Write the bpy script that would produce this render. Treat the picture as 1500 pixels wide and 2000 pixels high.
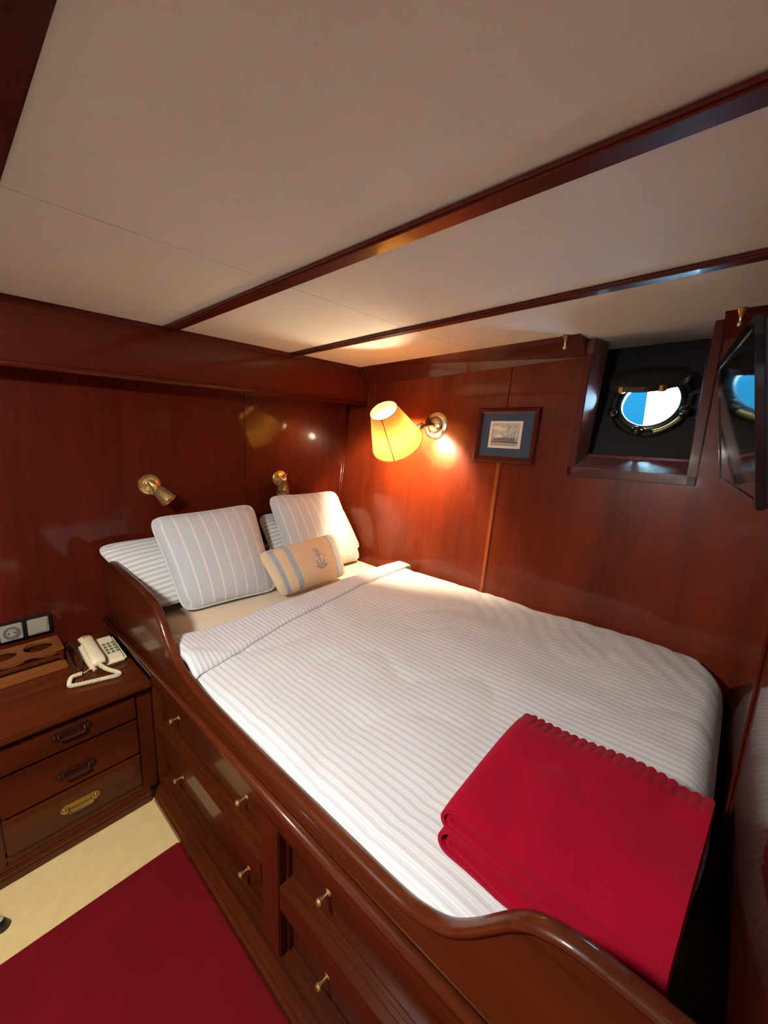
import bpy, bmesh, math, random
from mathutils import Vector as V, Matrix, noise
random.seed(4)
for o in list(bpy.data.objects): bpy.data.objects.remove(o)
S = bpy.context.scene
COL = S.collection
PI = math.pi
# ------------------------------------------------------------------ camera
YAW, PITCH, ROLL, FPX = math.radians(48.6), math.radians(-10.9), math.radians(2.1), 787.0
fwd = V((math.sin(YAW)*math.cos(PITCH), math.cos(YAW)*math.cos(PITCH), math.sin(PITCH)))
rgt = V((math.cos(YAW), -math.sin(YAW), 0)); upv = rgt.cross(fwd)
r2 = rgt*math.cos(ROLL)+upv*math.sin(ROLL); u2 = upv*math.cos(ROLL)-rgt*math.sin(ROLL)
cam = bpy.data.cameras.new('camera'); camo = bpy.data.objects.new('camera', cam); COL.objects.link(camo)
camo.matrix_world = Matrix(((r2.x, u2.x, -fwd.x, 0), (r2.y, u2.y, -fwd.y, 0), (r2.z, u2.z, -fwd.z, 1.5), (0, 0, 0, 1)))
cam.sensor_fit = 'VERTICAL'; cam.sensor_height = 36; cam.sensor_width = 27; cam.lens = FPX/2000*36
cam.clip_start = 0.01
S.camera = camo
# ------------------------------------------------------------------ world, exposure
w = bpy.data.worlds.new('sky'); S.world = w; w.use_nodes = True
bg = w.node_tree.nodes['Background']; bg.inputs[0].default_value = (0.38, 0.69, 1.0, 1); bg.inputs[1].default_value = 40.0
vs = S.view_settings
vs.view_transform = 'Standard'; vs.look = 'None'; vs.gamma = 1; vs.use_curve_mapping = False; vs.exposure = 1.15
BULB_W, DOME_W = 35, 33       # watts of the lit lamps, used by their builders
WARM, NEUTRAL = (1.0, 0.77, 0.50), (1.0, 0.965, 0.91)
# ------------------------------------------------------------------ materials
def newmat(name):
    m = bpy.data.materials.new(name); m.use_nodes = True
    return m, m.node_tree.nodes, m.node_tree.links, m.node_tree.nodes['Principled BSDF']
def plain(name, col, rough=.5, metal=0, coat=0, bump=0, bscale=200, sheen=0, emit=0, var=0, vscale=6):
    m, N, L, P = newmat(name)
    P.inputs['Base Color'].default_value = (*col, 1); P.inputs['Roughness'].default_value = rough; P.inputs['Metallic'].default_value = metal
    P.inputs['Coat Weight'].default_value = coat; P.inputs['Coat Roughness'].default_value = .06
    P.inputs['Sheen Weight'].default_value = sheen
    if rough >= .9: P.inputs['Specular IOR Level'].default_value = .1
    if emit: P.inputs['Emission Color'].default_value = (*col, 1); P.inputs['Emission Strength'].default_value = emit
    tc = N.new('ShaderNodeTexCoord')
    if bump:
        n = N.new('ShaderNodeTexNoise'); n.inputs['Scale'].default_value = bscale; n.inputs['Detail'].default_value = 3
        b = N.new('ShaderNodeBump'); b.inputs['Strength'].default_value = bump; b.inputs['Distance'].default_value = .004
        L.new(tc.outputs['Object'], n.inputs['Vector']); L.new(n.outputs[0], b.inputs['Height']); L.new(b.outputs[0], P.inputs['Normal'])
    if var:
        n = N.new('ShaderNodeTexNoise'); n.inputs['Scale'].default_value = vscale; n.inputs['Detail'].default_value = 6
        r = N.new('ShaderNodeValToRGB')
        r.color_ramp.elements[0].position = .3; r.color_ramp.elements[1].position = .7
        r.color_ramp.elements[0].color = (*[c*(1-var) for c in col], 1); r.color_ramp.elements[1].color = (*[min(1, c*(1+var)) for c in col], 1)
        L.new(tc.outputs['Object'], n.inputs['Vector']); L.new(n.outputs[0], r.inputs[0]); L.new(r.outputs[0], P.inputs['Base Color'])
    return m
def wood(name, axis, dark, light, coat=.40, rough=.35, crough=.07):
    m, N, L, P = newmat(name)
    tc = N.new('ShaderNodeTexCoord'); mp = N.new('ShaderNodeMapping')
    sc = [14, 14, 14]; sc['xyz'.index(axis)] = .9; mp.inputs['Scale'].default_value = sc
    n = N.new('ShaderNodeTexNoise'); n.inputs['Scale'].default_value = 4; n.inputs['Detail'].default_value = 8; n.inputs['Roughness'].default_value = .62
    n2 = N.new('ShaderNodeTexNoise'); n2.inputs['Scale'].default_value = .45; n2.inputs['Detail'].default_value = 2
    mx = N.new('ShaderNodeMath'); mx.operation = 'MULTIPLY_ADD'; mx.inputs[1].default_value = .6
    r = N.new('ShaderNodeValToRGB')
    r.color_ramp.elements[0].position = .5; r.color_ramp.elements[1].position = 1.05
    r.color_ramp.elements[0].color = (*dark, 1); r.color_ramp.elements[1].color = (*light, 1)
    L.new(tc.outputs['Object'], mp.inputs[0]); L.new(mp.outputs[0], n.inputs['Vector']); L.new(mp.outputs[0], n2.inputs['Vector'])
    L.new(n.outputs[0], mx.inputs[0]); L.new(n2.outputs[0], mx.inputs[2]); L.new(mx.outputs[0], r.inputs[0]); L.new(r.outputs[0], P.inputs['Base Color'])
    P.inputs['Roughness'].default_value = rough; P.inputs['Coat Weight'].default_value = coat; P.inputs['Coat Roughness'].default_value = crough
    P.inputs['Specular IOR Level'].default_value = .15
    return m
def stripes(name, ground, line, period, lines, rough=.9, bump=.25, soft=.02, feat=None):
    """UV.x in metres; lines = [(centre, half width)] inside one period (0..1)"""
    m, N, L, P = newmat(name)
    uv = N.new('ShaderNodeUVMap'); sep = N.new('ShaderNodeSeparateXYZ'); L.new(uv.outputs[0], sep.inputs[0])
    d = N.new('ShaderNodeMath'); d.operation = 'DIVIDE'; d.inputs[1].default_value = period; L.new(sep.outputs[0], d.inputs[0])
    f = N.new('ShaderNodeMath'); f.operation = 'FRACT'; L.new(d.outputs[0], f.inputs[0])
    r = N.new('ShaderNodeValToRGB'); e = r.color_ramp.elements
    e[0].position = 0; e[0].color = (*ground, 1); e[1].position = 1; e[1].color = (*ground, 1)
    for c, h, colr in lines:
        colr = colr or line
        for pos, cc in ((c-h-soft, ground), (c-h, colr), (c+h, colr), (c+h+soft, ground)):
            k = e.new(min(.999, max(.001, pos))); k.color = (*cc, 1)
    L.new(f.outputs[0], r.inputs[0]); L.new(r.outputs[0], P.inputs['Base Color'])
    n = N.new('ShaderNodeTexNoise'); n.inputs['Scale'].default_value = 900; b = N.new('ShaderNodeBump'); b.inputs['Strength'].default_value = bump; b.inputs['Distance'].default_value = .001
    tc = N.new('ShaderNodeTexCoord'); L.new(tc.outputs['Object'], n.inputs['Vector']); L.new(n.outputs[0], b.inputs['Height'])
    n3 = N.new('ShaderNodeTexNoise'); n3.inputs['Scale'].default_value = 7; n3.inputs['Detail'].default_value = 5; n3.inputs['Distortion'].default_value = 1.2
    b3 = N.new('ShaderNodeBump'); b3.inputs['Strength'].default_value = .30; b3.inputs['Distance'].default_value = .012
    L.new(tc.outputs['Object'], n3.inputs['Vector']); L.new(n3.outputs[0], b3.inputs['Height']); L.new(b.outputs[0], b3.inputs['Normal']); L.new(b3.outputs[0], P.inputs['Normal'])
    P.inputs['Roughness'].default_value = rough; P.inputs['Sheen Weight'].default_value = .15; P.inputs['Specular IOR Level'].default_value = .15
    return m
MD, ML = (.046, .0044, .0016), (.098, .0110, .0034)
M = {}
for a in 'xyz': M['wood_'+a] = wood('mahogany_'+a, a, MD, ML)
M['hull_z'] = wood('hull_mahogany', 'z', (.085, .0105, .0028), (.172, .0240, .0060))
BD, BL = (.036, .0058, .0015), (.100, .0185, .0040)
for a in 'xyz': M['cab_'+a] = wood('brown_mahogany_'+a, a, BD, BL)
M['rack'] = wood('light_mahogany', 'x', (.11, .030, .007), (.24, .075, .018))
M['strip'] = wood('pale_strip', 'z', (.20, .042, .010), (.30, .07, .016))
M['gloss'] = wood('lacquered_mahogany', 'z', (.045, .006, .003), (.10, .012, .005), coat=1, rough=.2, crough=.03)
M['darkwood'] = wood('dark_mahogany', 'y', (.03, .006, .004), (.07, .012, .006))
M['recess'] = wood('recess_mahogany', 'z', (.085, .026, .02), (.17, .055, .045), coat=1, rough=.3, crough=.16)
M['ceil'] = plain('ceiling_vinyl', (.78, .785, .70), .75, bump=.12, bscale=60, var=.03, vscale=3)
M['carpet'] = plain('beige_carpet', (.66, .48, .215), .95, bump=.7, bscale=420, sheen=.05, var=.05, vscale=20)
M['rug'] = plain('red_carpet', (.130, .0035, .007), 1, bump=.5, bscale=700, sheen=0, var=.10, vscale=7)
M['fleece'] = plain('red_fleece', (.33, .0014, .0185), 1, bump=.35, bscale=500, sheen=.04, var=.06, vscale=8)
M['sheet'] = plain('cream_sheet', (.78, .66, .50), .9, bump=.1, bscale=300)
M['brass'] = plain('brass', (.90, .66, .28), .22, metal=.85)
M['oldbrass'] = plain('aged_brass', (.50, .34, .12), .35, metal=1)
M['bronze'] = plain('dark_bronze', (.05, .045, .035), .35, metal=.8, coat=.3)
M['brass_dark_refl'] = plain('brass_reflecting_dark', (.035, .008, .004), .35, metal=.2, coat=.25)  # upper drawer handles: same brass, its dark reflections painted into the base colour
M['nickel'] = plain('worn_nickel_brass', (.62, .54, .36), .25, metal=1)
M['ivory'] = plain('ivory_plastic', (.78, .67, .44), .4)
M['keys'] = plain('grey_keys', (.16, .14, .10), .5)
M['black'] = plain('black_plastic', (.008, .008, .009), .35)
M['screen'] = plain('screen_glass', (.006, .007, .009), .06, coat=1)
M['silver'] = plain('silver_plate', (.36, .33, .25), .45, metal=.1)
M['navy'] = plain('blue_mat_board', (.035, .06, .11), .8)
M['paper'] = plain('cream_paper', (.75, .68, .52), .8)
M['ink1'] = plain('ink_grey', (.20, .18, .16), .8); M['ink2'] = plain('ink_dark', (.05, .045, .04), .8); M['wash'] = plain('pale_wash', (.48, .47, .44), .8, var=.25, vscale=60); M['sea'] = plain('sea_wash', (.36, .36, .34), .8, var=.2, vscale=90)
M['white'] = plain('white_paint', (.8, .8, .78), .3, coat=.3)
M['blackiron'] = plain('black_steel', (.007, .006, .006), .7)
M['bluehull'] = plain('blue_boat_paint', (.0018, .0118, .0170), 1)
M['bluehull'].node_tree.nodes['Principled BSDF'].inputs['Specular IOR Level'].default_value = 0
M['cush'] = stripes('wide_stripe_cotton', (.55, .575, .60), (.80, .73, .64), .058, [(.5, .055, None)], soft=.02)
M['duvet'] = stripes('fine_stripe_cotton', (.60, .62, .65), (.75, .745, .735), .0225, [(.24, .07, None), (.52, .07, None), (.84, .03, (.52, .54, .58))], soft=.06)
M['fold'] = stripes('fold_stripe_cotton', (.64, .66, .695), (.75, .745, .74), .0185, [(.3, .16, None), (.80, .05, (.48, .50, .57))], soft=.07)
M['pillow'] = stripes('pillow_stripe_cotton', (.50, .53, .545), (.76, .74, .69), .024, [(.5, .18, None)], soft=.10)
M['canvas'] = plain('cream_canvas', (.74, .57, .37), .9, bump=.2, bscale=500)
M['blueband'] = plain('pale_blue_band', (.40, .48, .56), .9)
M['thread'] = plain('blue_thread', (.26, .29, .42), .8)
M['piping'] = plain('cream_piping', (.66, .66, .63), .8)
def glassmat():
    m, N, L, P = newmat('porthole_glass')
    N.remove(P); t = N.new('ShaderNodeBsdfTransparent'); t.inputs[0].default_value = (.90, .97, .97, 1)
    g = N.new('ShaderNodeBsdfGlossy'); g.inputs['Roughness'].default_value = .02; mx = N.new('ShaderNodeMixShader'); mx.inputs[0].default_value = .06
    L.new(t.outputs[0], mx.inputs[1]); L.new(g.outputs[0], mx.inputs[2]); L.new(mx.outputs[0], N['Material Output'].inputs[0])
    return m
M['glass'] = glassmat()
def shademat():
    m, N, L, P = newmat('parchment_shade')
    N.remove(P); out = N['Material Output']
    d = N.new('ShaderNodeBsdfDiffuse'); t = N.new('ShaderNodeBsdfTranslucent'); mx = N.new('ShaderNodeMixShader'); mx.inputs[0].default_value = .30
    n = N.new('ShaderNodeTexNoise'); n.inputs['Scale'].default_value = 40; n.inputs['Detail'].default_value = 8
    r = N.new('ShaderNodeValToRGB'); r.color_ramp.elements[0].position = .3; r.color_ramp.elements[0].color = (.42, .23, .06, 1); r.color_ramp.elements[1].color = (.58, .34, .10, 1)
    tc = N.new('ShaderNodeTexCoord'); L.new(tc.outputs['Object'], n.inputs['Vector']); L.new(n.outputs[0], r.inputs[0])
    t.inputs[0].default_value = (.17, .078, .016, 1); L.new(r.outputs[0], d.inputs[0]); L.new(d.outputs[0], mx.inputs[1]); L.new(t.outputs[0], mx.inputs[2]); L.new(mx.outputs[0], out.inputs[0])
    return m
M['shade'] = shademat()
def emitmat(name, col, s):
    m, N, L, P = newmat(name); P.inputs['Base Color'].default_value = (.8, .8, .8, 1)
    P.inputs['Emission Color'].default_value = (*col, 1); P.inputs['Emission Strength'].default_value = s
    return m
M['bulb'] = emitmat('lit_bulb', WARM, BULB_W/(PI*.0085))
M['crown'] = emitmat('dimmed_bulb_top', WARM, .16*BULB_W/(PI*.0085))  # added dim top half of the bulb, softens its light patch on the ceiling
M['dome'] = emitmat('lit_opal_dome', NEUTRAL, DOME_W/(PI*.055))
# ------------------------------------------------------------------ helpers
def tag(o, label=None, cat=None, group=None, kind=None):
    if label: o['label'] = label
    if cat: o['category'] = cat
    if group: o['group'] = group
    if kind: o['kind'] = kind
    return o
def empty(name, loc, label=None, cat=None, group=None, kind=None):
    o = bpy.data.objects.new(name, None); COL.objects.link(o); o.location = loc; o.empty_display_size = .05
    return tag(o, label, cat, group, kind)
def rootloc(p):
    l = V((0, 0, 0))
    while p: l += V(p.location); p = p.parent
    return l
def obj(name, bm, mat, parent=None, smooth=False, bevel=0, seg=2):
    """bm is in room coordinates; becomes one mesh object under parent"""
    if bevel: bmesh.ops.bevel(bm, geom=bm.edges[:], offset=bevel, segments=seg, affect='EDGES', clamp_overlap=True)
    bmesh.ops.recalc_face_normals(bm, faces=bm.faces[:])
    if parent: bmesh.ops.translate(bm, vec=-rootloc(parent), verts=bm.verts[:])
    me = bpy.data.meshes.new(name); bm.to_mesh(me); bm.free()
    for m in (mat if isinstance(mat, list) else [mat]): me.materials.append(m)
    if smooth:
        for p in me.polygons: p.use_smooth = True
        if smooth != 'all':
            me.set_sharp_from_angle(angle=math.radians(40))
    o = bpy.data.objects.new(name, me); COL.objects.link(o)
    if parent: o.parent = parent
    return o
def B(): return bmesh.new()
def hexa(bm, c):
    """8 corners: bottom loop 4, top loop 4"""
    v = [bm.verts.new(p) for p in c]
    for f in ((0, 1, 2, 3), (4, 5, 6, 7), (0, 1, 5, 4), (1, 2, 6, 5), (2, 3, 7, 6), (3, 0, 4, 7)): bm.faces.new([v[i] for i in f])
    return bm
def box(bm, x0, x1, y0, y1, z0, z1):
    return hexa(bm, [(x0, y0, z0), (x1, y0, z0), (x1, y1, z0), (x0, y1, z0), (x0, y0, z1), (x1, y0, z1), (x1, y1, z1), (x0, y1, z1)])
def bx(name, b, mat, parent=None, bevel=.003): return obj(name, box(B(), *b), mat, parent, bevel=bevel, smooth=True)
def prism(bm, poly, f0, f1):
    a = [bm.verts.new(f0(p)) for p in poly]; b = [bm.verts.new(f1(p)) for p in poly]; n = len(poly)
    bm.faces.new(a); bm.faces.new(b[::-1])
    for i in range(n): bm.faces.new((a[i], a[(i+1) % n], b[(i+1) % n], b[i]))
    return bm
def frame(d):
    d = V(d).normalized(); a = V((0, 0, 1)) if abs(d.z) < .9 else V((1, 0, 0))
    x = a.cross(d).normalized(); return x, d.cross(x), d
def lathe(bm, prof, o, d, n=24, caps=True):
    """prof = [(radius, height along d)]"""
    x, y, z = frame(d); o = V(o); rings = []
    for r, h in prof:
        rings.append([bm.verts.new(o+z*h+(x*math.cos(2*PI*i/n)+y*math.sin(2*PI*i/n))*max(r, 1e-4)) for i in range(n)])
    for a, b in zip(rings, rings[1:]):
        for i in range(n): bm.faces.new((a[i], a[(i+1) % n], b[(i+1) % n], b[i]))
    if caps: bm.faces.new(rings[0][::-1]); bm.faces.new(rings[-1])
    return bm
def tube(bm, pts, r, n=8, closed=False):
    pts = [V(p) for p in pts]; N = len(pts); rings = []; px = None
    for i, p in enumerate(pts):
        if closed: t = pts[(i+1) % N]-pts[i-1]
        else: t = pts[min(i+1, N-1)]-pts[max(i-1, 0)]
        t.normalize()
        if px is None: px = frame(t)[0]
        px = (px-t*px.dot(t)).normalized(); py = t.cross(px)
        rr = r[i] if isinstance(r, (list, tuple)) else r
        rings.append([bm.verts.new(p+(px*math.cos(2*PI*k/n)+py*math.sin(2*PI*k/n))*rr) for k in range(n)])
    for i in range(N if closed else N-1):
        a, b = rings[i], rings[(i+1) % N]
        for k in range(n): bm.faces.new((a[k], a[(k+1) % n], b[(k+1) % n], b[k]))
    if not closed: bm.faces.new(rings[0][::-1]); bm.faces.new(rings[-1])
    return bm
def smoothcurve(pts, n=6, closed=False):
    P = [V(p) for p in pts]; out = []; N = len(P)
    for i in range(N if closed else N-1):
        if closed: a, b, c, d = P[i-1], P[i], P[(i+1) % N], P[(i+2) % N]
        else: a, b, c, d = P[max(i-1, 0)], P[i], P[i+1], P[min(i+2, N-1)]
        for k in range(n):
            t = k/n
            out.append(.5*((2*b)+(c-a)*t+(2*a-5*b+4*c-d)*t*t+(3*b-a-3*c+d)*t**3))
    if not closed: out.append(P[-1])
    return out
def ss(a, b, t):
    t = min(1, max(0, (t-a)/(b-a))); return t*t*(3-2*t)
def copy_tree(o, parent=None):
    c = o.copy(); COL.objects.link(c); c.parent = parent
    for ch in list(o.children): copy_tree(ch, c)
    return c
# ------------------------------------------------------------------ the room: key planes
YH = 2.183                                                    # headboard wall
def hx(y, z): return 1.999+.11*(z-1.113)+.04*(y-YH)           # leaning hull lining
def cz(y): return 1.93+.015*(2.0-y)                           # ceiling
def fy(x): return -.080-.022*(2.0-x)                          # foot wall
XL, YF = -1.15, -1.4
# floor
tag(obj('floor', box(B(), XL-.1, 2.3, YF-.1, YH+.1, -.1, 0), M['carpet']), 'beige carpeted cabin floor beside the red runner', 'floor', kind='structure')
# headboard wall with separate veneered panels
wb = tag(obj('wall_back', box(B(), XL-.1, 2.5, YH+.012, YH+.1, 0, 2.1), M['wood_z']), 'dark red mahogany wall behind the bed head', 'wall', kind='structure')
for x0, x1 in ((XL, .0), (.003, 1.2335), (1.2365, 2.3)):
    obj('panel', box(B(), x0, x1, YH, YH+.014, .0, 1.9), M['wood_z'], wb, bevel=.0015, seg=1)
# hull wall
def hbox(bm, y0, y1, z0, z1, o0, o1):
    p = lambda y, z, o: (hx(y, z)+o, y, z)
    return hexa(bm, [p(y0, z0, o0), p(y0, z0, o1), p(y1, z0, o1), p(y1, z0, o0), p(y0, z1, o0), p(y0, z1, o1), p(y1, z1, o1), p(y1, z1, o0)])
bm = B()
hbox(bm, .60, YH+.1, 0, 2.1, .018, .30); hbox(bm, -.3, .135, 0, 2.1, .018, .60); hbox(bm, .135, .60, 0, 1.345, .018, .30)
wr = tag(obj('wall_right', bm, M['wood_z']), 'reddish mahogany hull wall with porthole and sconce', 'wall', kind='structure')
obj('panel', hbox(B(), .957, YH-.001, 0, 2.0, 0, .02), M['hull_z'], wr, bevel=.0015, seg=1)
bm = B(); hbox(bm, .60, .953, 0, 2.0, 0, .02); hbox(bm, -.2, .135, 0, 2.0, 0, .02); hbox(bm, .135, .60, 0, 1.36, 0, .02)
bmesh.ops.remove_doubles(bm, verts=bm.verts[:], dist=1e-5)
obj('panel', bm, M['hull_z'], wr)
bm = B(); hbox(bm, .947, .968, .6, 1.42, -.005, .002)
obj('cover_strip', bm, M['strip'], wr, bevel=.002)
# foot wall, lacquered
def fbox(bm, x0, x1, z0, z1, o0, o1):
    p = lambda x, z, o: (x, fy(x)+o, z)
    return hexa(bm, [p(x0, z0, o0), p(x1, z0, o0), p(x1, z0, o1), p(x0, z0, o1), p(x0, z1, o0), p(x1, z1, o0), p(x1, z1, o1), p(x0, z1, o1)])
wf = tag(obj('wall_foot', fbox(B(), .40, 2.15, 0, 2.05, -.05, 0), M['gloss']), 'glossy lacquered partition at the foot of the bed', 'wall', kind='structure')
obj('bead', fbox(B(), 1.185, 1.200, .3, 1.25, -.001, .006), M['wood_z'], wf, bevel=.002)
# walls out of frame
tag(obj('wall_left', box(B(), XL-.1, XL, YF-.1, YH+.1, 0, 2.1), M['wood_z']), 'mahogany wall on the left outside the picture', 'wall', kind='structure')
tag(obj('wall_front', box(B(), XL-.1, 2.4, YF-.1, YF, 0, 2.1), M['wood_z']), 'mahogany wall behind the viewer', 'wall', kind='structure')
# ceiling: deck head, panels between trims
def cbox(bm, xa, xb, y0, y1, d0, d1):
    """xa, xb = functions or numbers; d = drop below the ceiling plane"""
    f = lambda q, y: q(y) if callable(q) else q
    p = lambda q, y, d: (f(q, y), y, cz(y)-d)
    return hexa(bm, [p(xa, y0, d1), p(xb, y0, d1), p(xb, y1, d1), p(xa, y1, d1), p(xa, y0, d0), p(xb, y0, d0), p(xb, y1, d0), p(xa, y1, d0)])
ce = tag(obj('ceiling', cbox(B(), XL-.1, 2.9, YF-.1, YH+.1, -.10, -.006), M['ceil']), 'off-white panelled deckhead above the bed', 'ceiling', kind='structure')
b1 = lambda y: .775-.002*(2-y); b2 = lambda y: 1.437-.030*(2-y)
for xa, xb in ((XL, -.1), (-.097, b1), (b1, b2), (b2, 2.7)):
    for y0, y1 in ((YF, 1.1485), (1.1505, 2.05)):
        obj('ceiling_panel', cbox(B(), xa, xb, y0, y1, -.006, 0), M['ceil'], ce)
for k, (b, hw, lab) in enumerate(((b1, .026, 'wide mahogany batten across the ceiling'), (b2, .022, 'narrower mahogany batten nearest the porthole'))):
    bm = cbox(B(), lambda y: b(y)-hw, lambda y: b(y)+hw, YF, 2.0, -.001, .016)
    tag(obj('trim_%d' % (k+1), bm, M['wood_y'], bevel=.005, smooth=True), lab, 'trim', kind='structure')
bm = cbox(B(), -.34, .144, YF, 2.0, -.001, .026)
tag(obj('trim_3', bm, M['darkwood'], bevel=.004), 'dark wooden ceiling beam in the upper left corner', 'trim', kind='structure')
# deep cornice above the headboard
cr = tag(obj('trim_4', prism(B(), [(2.0, 1.70), (YH, 1.70), (YH, 1.96), (2.0, 1.96)], lambda p: (XL, *p), lambda p: (2.14, *p)), M['wood_x']), 'deep mahogany cornice over the headboard wall', 'trim', kind='structure')
obj('bead', tube(B(), [(XL, 2.004, 1.700), (hx(2, 1.7)-.001, 2.004, 1.700)], .012, 10), M['wood_x'], cr, smooth='all')
obj('bead', box(B(), XL, hx(2, 1.92)-.09, 1.990, 2.005, cz(2)-.026, cz(2)), M['wood_x'], cr, bevel=.004)
# sloping frieze between hull wall and ceiling
xu = lambda y: 1.965-.046*(2.0-y)
zl = lambda y: 1.826+.033*(2.0-y)
def crown(y0, y1):
    bm = B(); c = []
    for y in (y0, y1):
        c += [(xu(y), y, cz(y)+.004), (hx(y, zl(y))+.001, y, zl(y)), (hx(y, zl(y))+.10, y, zl(y)), (hx(y, zl(y))+.10, y, cz(y)+.004)]
    return hexa(bm, c)
fr = tag(obj('trim_5', crown(2.0, .606), M['wood_y']), 'sloping mahogany frieze from the cornice to the porthole', 'trim', kind='structure')
tag(obj('trim_6', crown(.13, -.15), M['wood_y']), 'sloping frieze piece right of the porthole recess', 'trim', kind='structure')
obj('end_bead', tube(B(), [(xu(1.99), 1.994, cz(2)-.004), (hx(2, 1.826), 1.994, 1.826), (hx(2, 1.70)-.002, 1.994, 1.70)], .007, 8), M['wood_z'], cr, smooth='all')
# corner post bead
bm = B()
for dx, rr in ((-.030, .010), (-.010, .008)):
    tube(bm, [(hx(YH, .5)+dx, YH-.004, .5), (hx(YH, 1.7)+dx, YH-.004, 1.7)], rr, 10)
tag(obj('trim_7', bm, M['wood_z'], smooth='all'), 'upright mahogany corner bead beside the headboard wall', 'trim', kind='structure')
# ------------------------------------------------------------------ porthole recess
rc = empty('trim_8', (1.96, .37, 1.35), 'mahogany lined recess framing the porthole', 'trim', kind='structure')
Y0, Y1, ZS = .161, .576, 1.386
bkx = lambda z: 2.115+.364*(z-1.434)
def lining(name, f0, f1, b0, b1, off):
    """splayed board: front edge f0-f1, back edge b0-b1, thickness off"""
    o_ = V(off); c = [V(f0), V(b0), V(b0)+o_, V(f0)+o_, V(f1), V(b1), V(b1)+o_, V(f1)+o_]
    return obj(name, hexa(B(), c), M['recess'], rc)
FB = lambda y, z: (hx(y, z)-.006, y, z)
lining('jamb', FB(Y1, ZS-.01), FB(Y1, 1.985), (2.043, .556, ZS-.01), (2.150, .546, 1.985), (0, .03, 0))
lining('jamb', FB(Y0, ZS-.01), FB(Y0, 1.985), (2.043, .175, ZS-.01), (2.150, .182, 1.985), (0, -.03, 0))
fp = lambda y0, y1, z0, z1, nm: obj(nm, hbox(B(), y0, y1, z0, z1, -.012, .02), M['wood_z'], rc, bevel=.003, smooth=True)
fp(Y1, .608, 1.348, 1.885, 'frame_stile'); fp(.130, Y0, 1.348, 1.975, 'frame_stile'); fp(.130, .608, 1.348, ZS, 'frame_rail')
poly = [(hx(.36, ZS)-.006, ZS-.04), (hx(.36, ZS)-.006, ZS), (2.048, 1.434), (2.36, 1.44), (2.36, ZS-.04)]
obj('sill', prism(B(), poly, lambda p: (p[0], Y0-.012, p[1]), lambda p: (p[0], Y1+.012, p[1])), M['recess'], rc)
# bowed lip across the sill
bm = B(); n = 16
for i in range(n):
    ya, yb = [.172+(.560-.172)*(i+q)/n for q in (0, 1)]
    g = lambda y: 2.062-.022*(1-abs((y-.37)/.205)**1.3)
    hexa(bm, [(g(ya), ya, 1.41), (g(ya)+.05, ya, 1.41), (g(yb)+.05, yb, 1.41), (g(yb), yb, 1.41), (g(ya), ya, 1.444), (g(ya)+.05, ya, 1.450), (g(yb)+.05, yb, 1.450), (g(yb), yb, 1.444)])
bmesh.ops.remove_doubles(bm, verts=bm.verts[:], dist=1e-5)
obj('sill_lip', bm, M['recess'], rc)
# back plate with a round opening
pc = V((bkx(1.676), .360, 1.676)); pu = V((0, -1, 0)); pv = V((.364, 0, 1)).normalized(); pn = pu.cross(pv); pn = pn if pn.x < 0 else -pn
def pl(s, t, d=0): return pc+pu*s+pv*t+pn*d
bm = B(); n = 48; RG = .118
for d in (0, -.05):
    pass
def sq(a, hs0, hs1, ht0, ht1):
    c, s = math.cos(a), math.sin(a); ks = (hs1 if c > 0 else -hs0)/c if abs(c) > 1e-6 else 1e9; kt = (ht1 if s > 0 else -ht0)/s if abs(s) > 1e-6 else 1e9
    k = min(abs(ks), abs(kt)); return (c*k, s*k)
rings = []
for d in (0, -.018):
    rings.append([bm.verts.new(pl(RG*math.cos(2*PI*i/n), RG*math.sin(2*PI*i/n), d)) for i in range(n)])
    rings.append([bm.verts.new(pl(*sq(2*PI*i/n+1e-4, -.25, .25, -.32, .36), d)) for i in range(n)])
for i in range(n):
    j = (i+1) % n
    bm.faces.new((rings[0][i], rings[0][j], rings[1][j], rings[1][i])); bm.faces.new((rings[2][i], rings[2][j], rings[3][j], rings[3][i]))
    bm.faces.new((rings[0][i], rings[0][j], rings[2][j], rings[2][i])); bm.faces.new((rings[1][i], rings[1][j], rings[3][j], rings[3][i]))
obj('back_plate', bm, M['blackiron'], rc)
pw = empty('window_1', tuple(pc), 'round porthole with dark bronze ring in the hull recess', 'porthole', kind='structure')
def ring(name, prof, mat, nn=48):
    bm = B(); rs = []
    for r, h in prof: rs.append([bm.verts.new(pl(r*math.cos(2*PI*i/nn), r*math.sin(2*PI*i/nn), h)) for i in range(nn)])
    rs.append(rs[0])
    for a, b in zip(rs, rs[1:]):
        for i in range(nn): bm.faces.new((a[i], a[(i+1) % nn], b[(i+1) % nn], b[i]))
    return obj(name, bm, mat, pw, smooth=True)
ring('flange', [(.112, -.012), (.112, .012), (.120, .018), (.150, .018), (.158, .010), (.158, 0), (.1175, 0), (.1175, -.012)], M['bronze'])
ring('glass_ring', [(.109, .014), (.109, .022), (.113, .028), (.126, .028), (.132, .024), (.132, .019), (.112, .014)], M['bronze'])
bm = B(); lathe(bm, [(.112, 0), (.112, .006)], pl(0, 0, .006), pn, 40); obj('glass', bm, M['glass'], pw)
for ang in (205, 262, 338):                                      # swing bolts (dogs)
    a = math.radians(ang); c, s = math.cos(a), math.sin(a)
    bm = B(); lathe(bm, [(.011, 0), (.011, .055), (.006, .06)], pl(.148*c, .148*s, .012), pn, 14)
    lathe(bm, [(.016, 0), (.020, .006), (.020, .014), (.012, .022), (.004, .024)], pl(.148*c, .148*s, .048), pn, 16)
    dg = obj('swing_bolt', bm, M['bronze'], pw, smooth=True)
    bm = B(); tube(bm, [pl(.148*c-.022*s, .148*s+.022*c, .062), pl(.148*c+.022*s, .148*s-.022*c, .062)], .006, 8); obj('wing_grip', bm, M['nickel'], dg, smooth='all')
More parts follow.
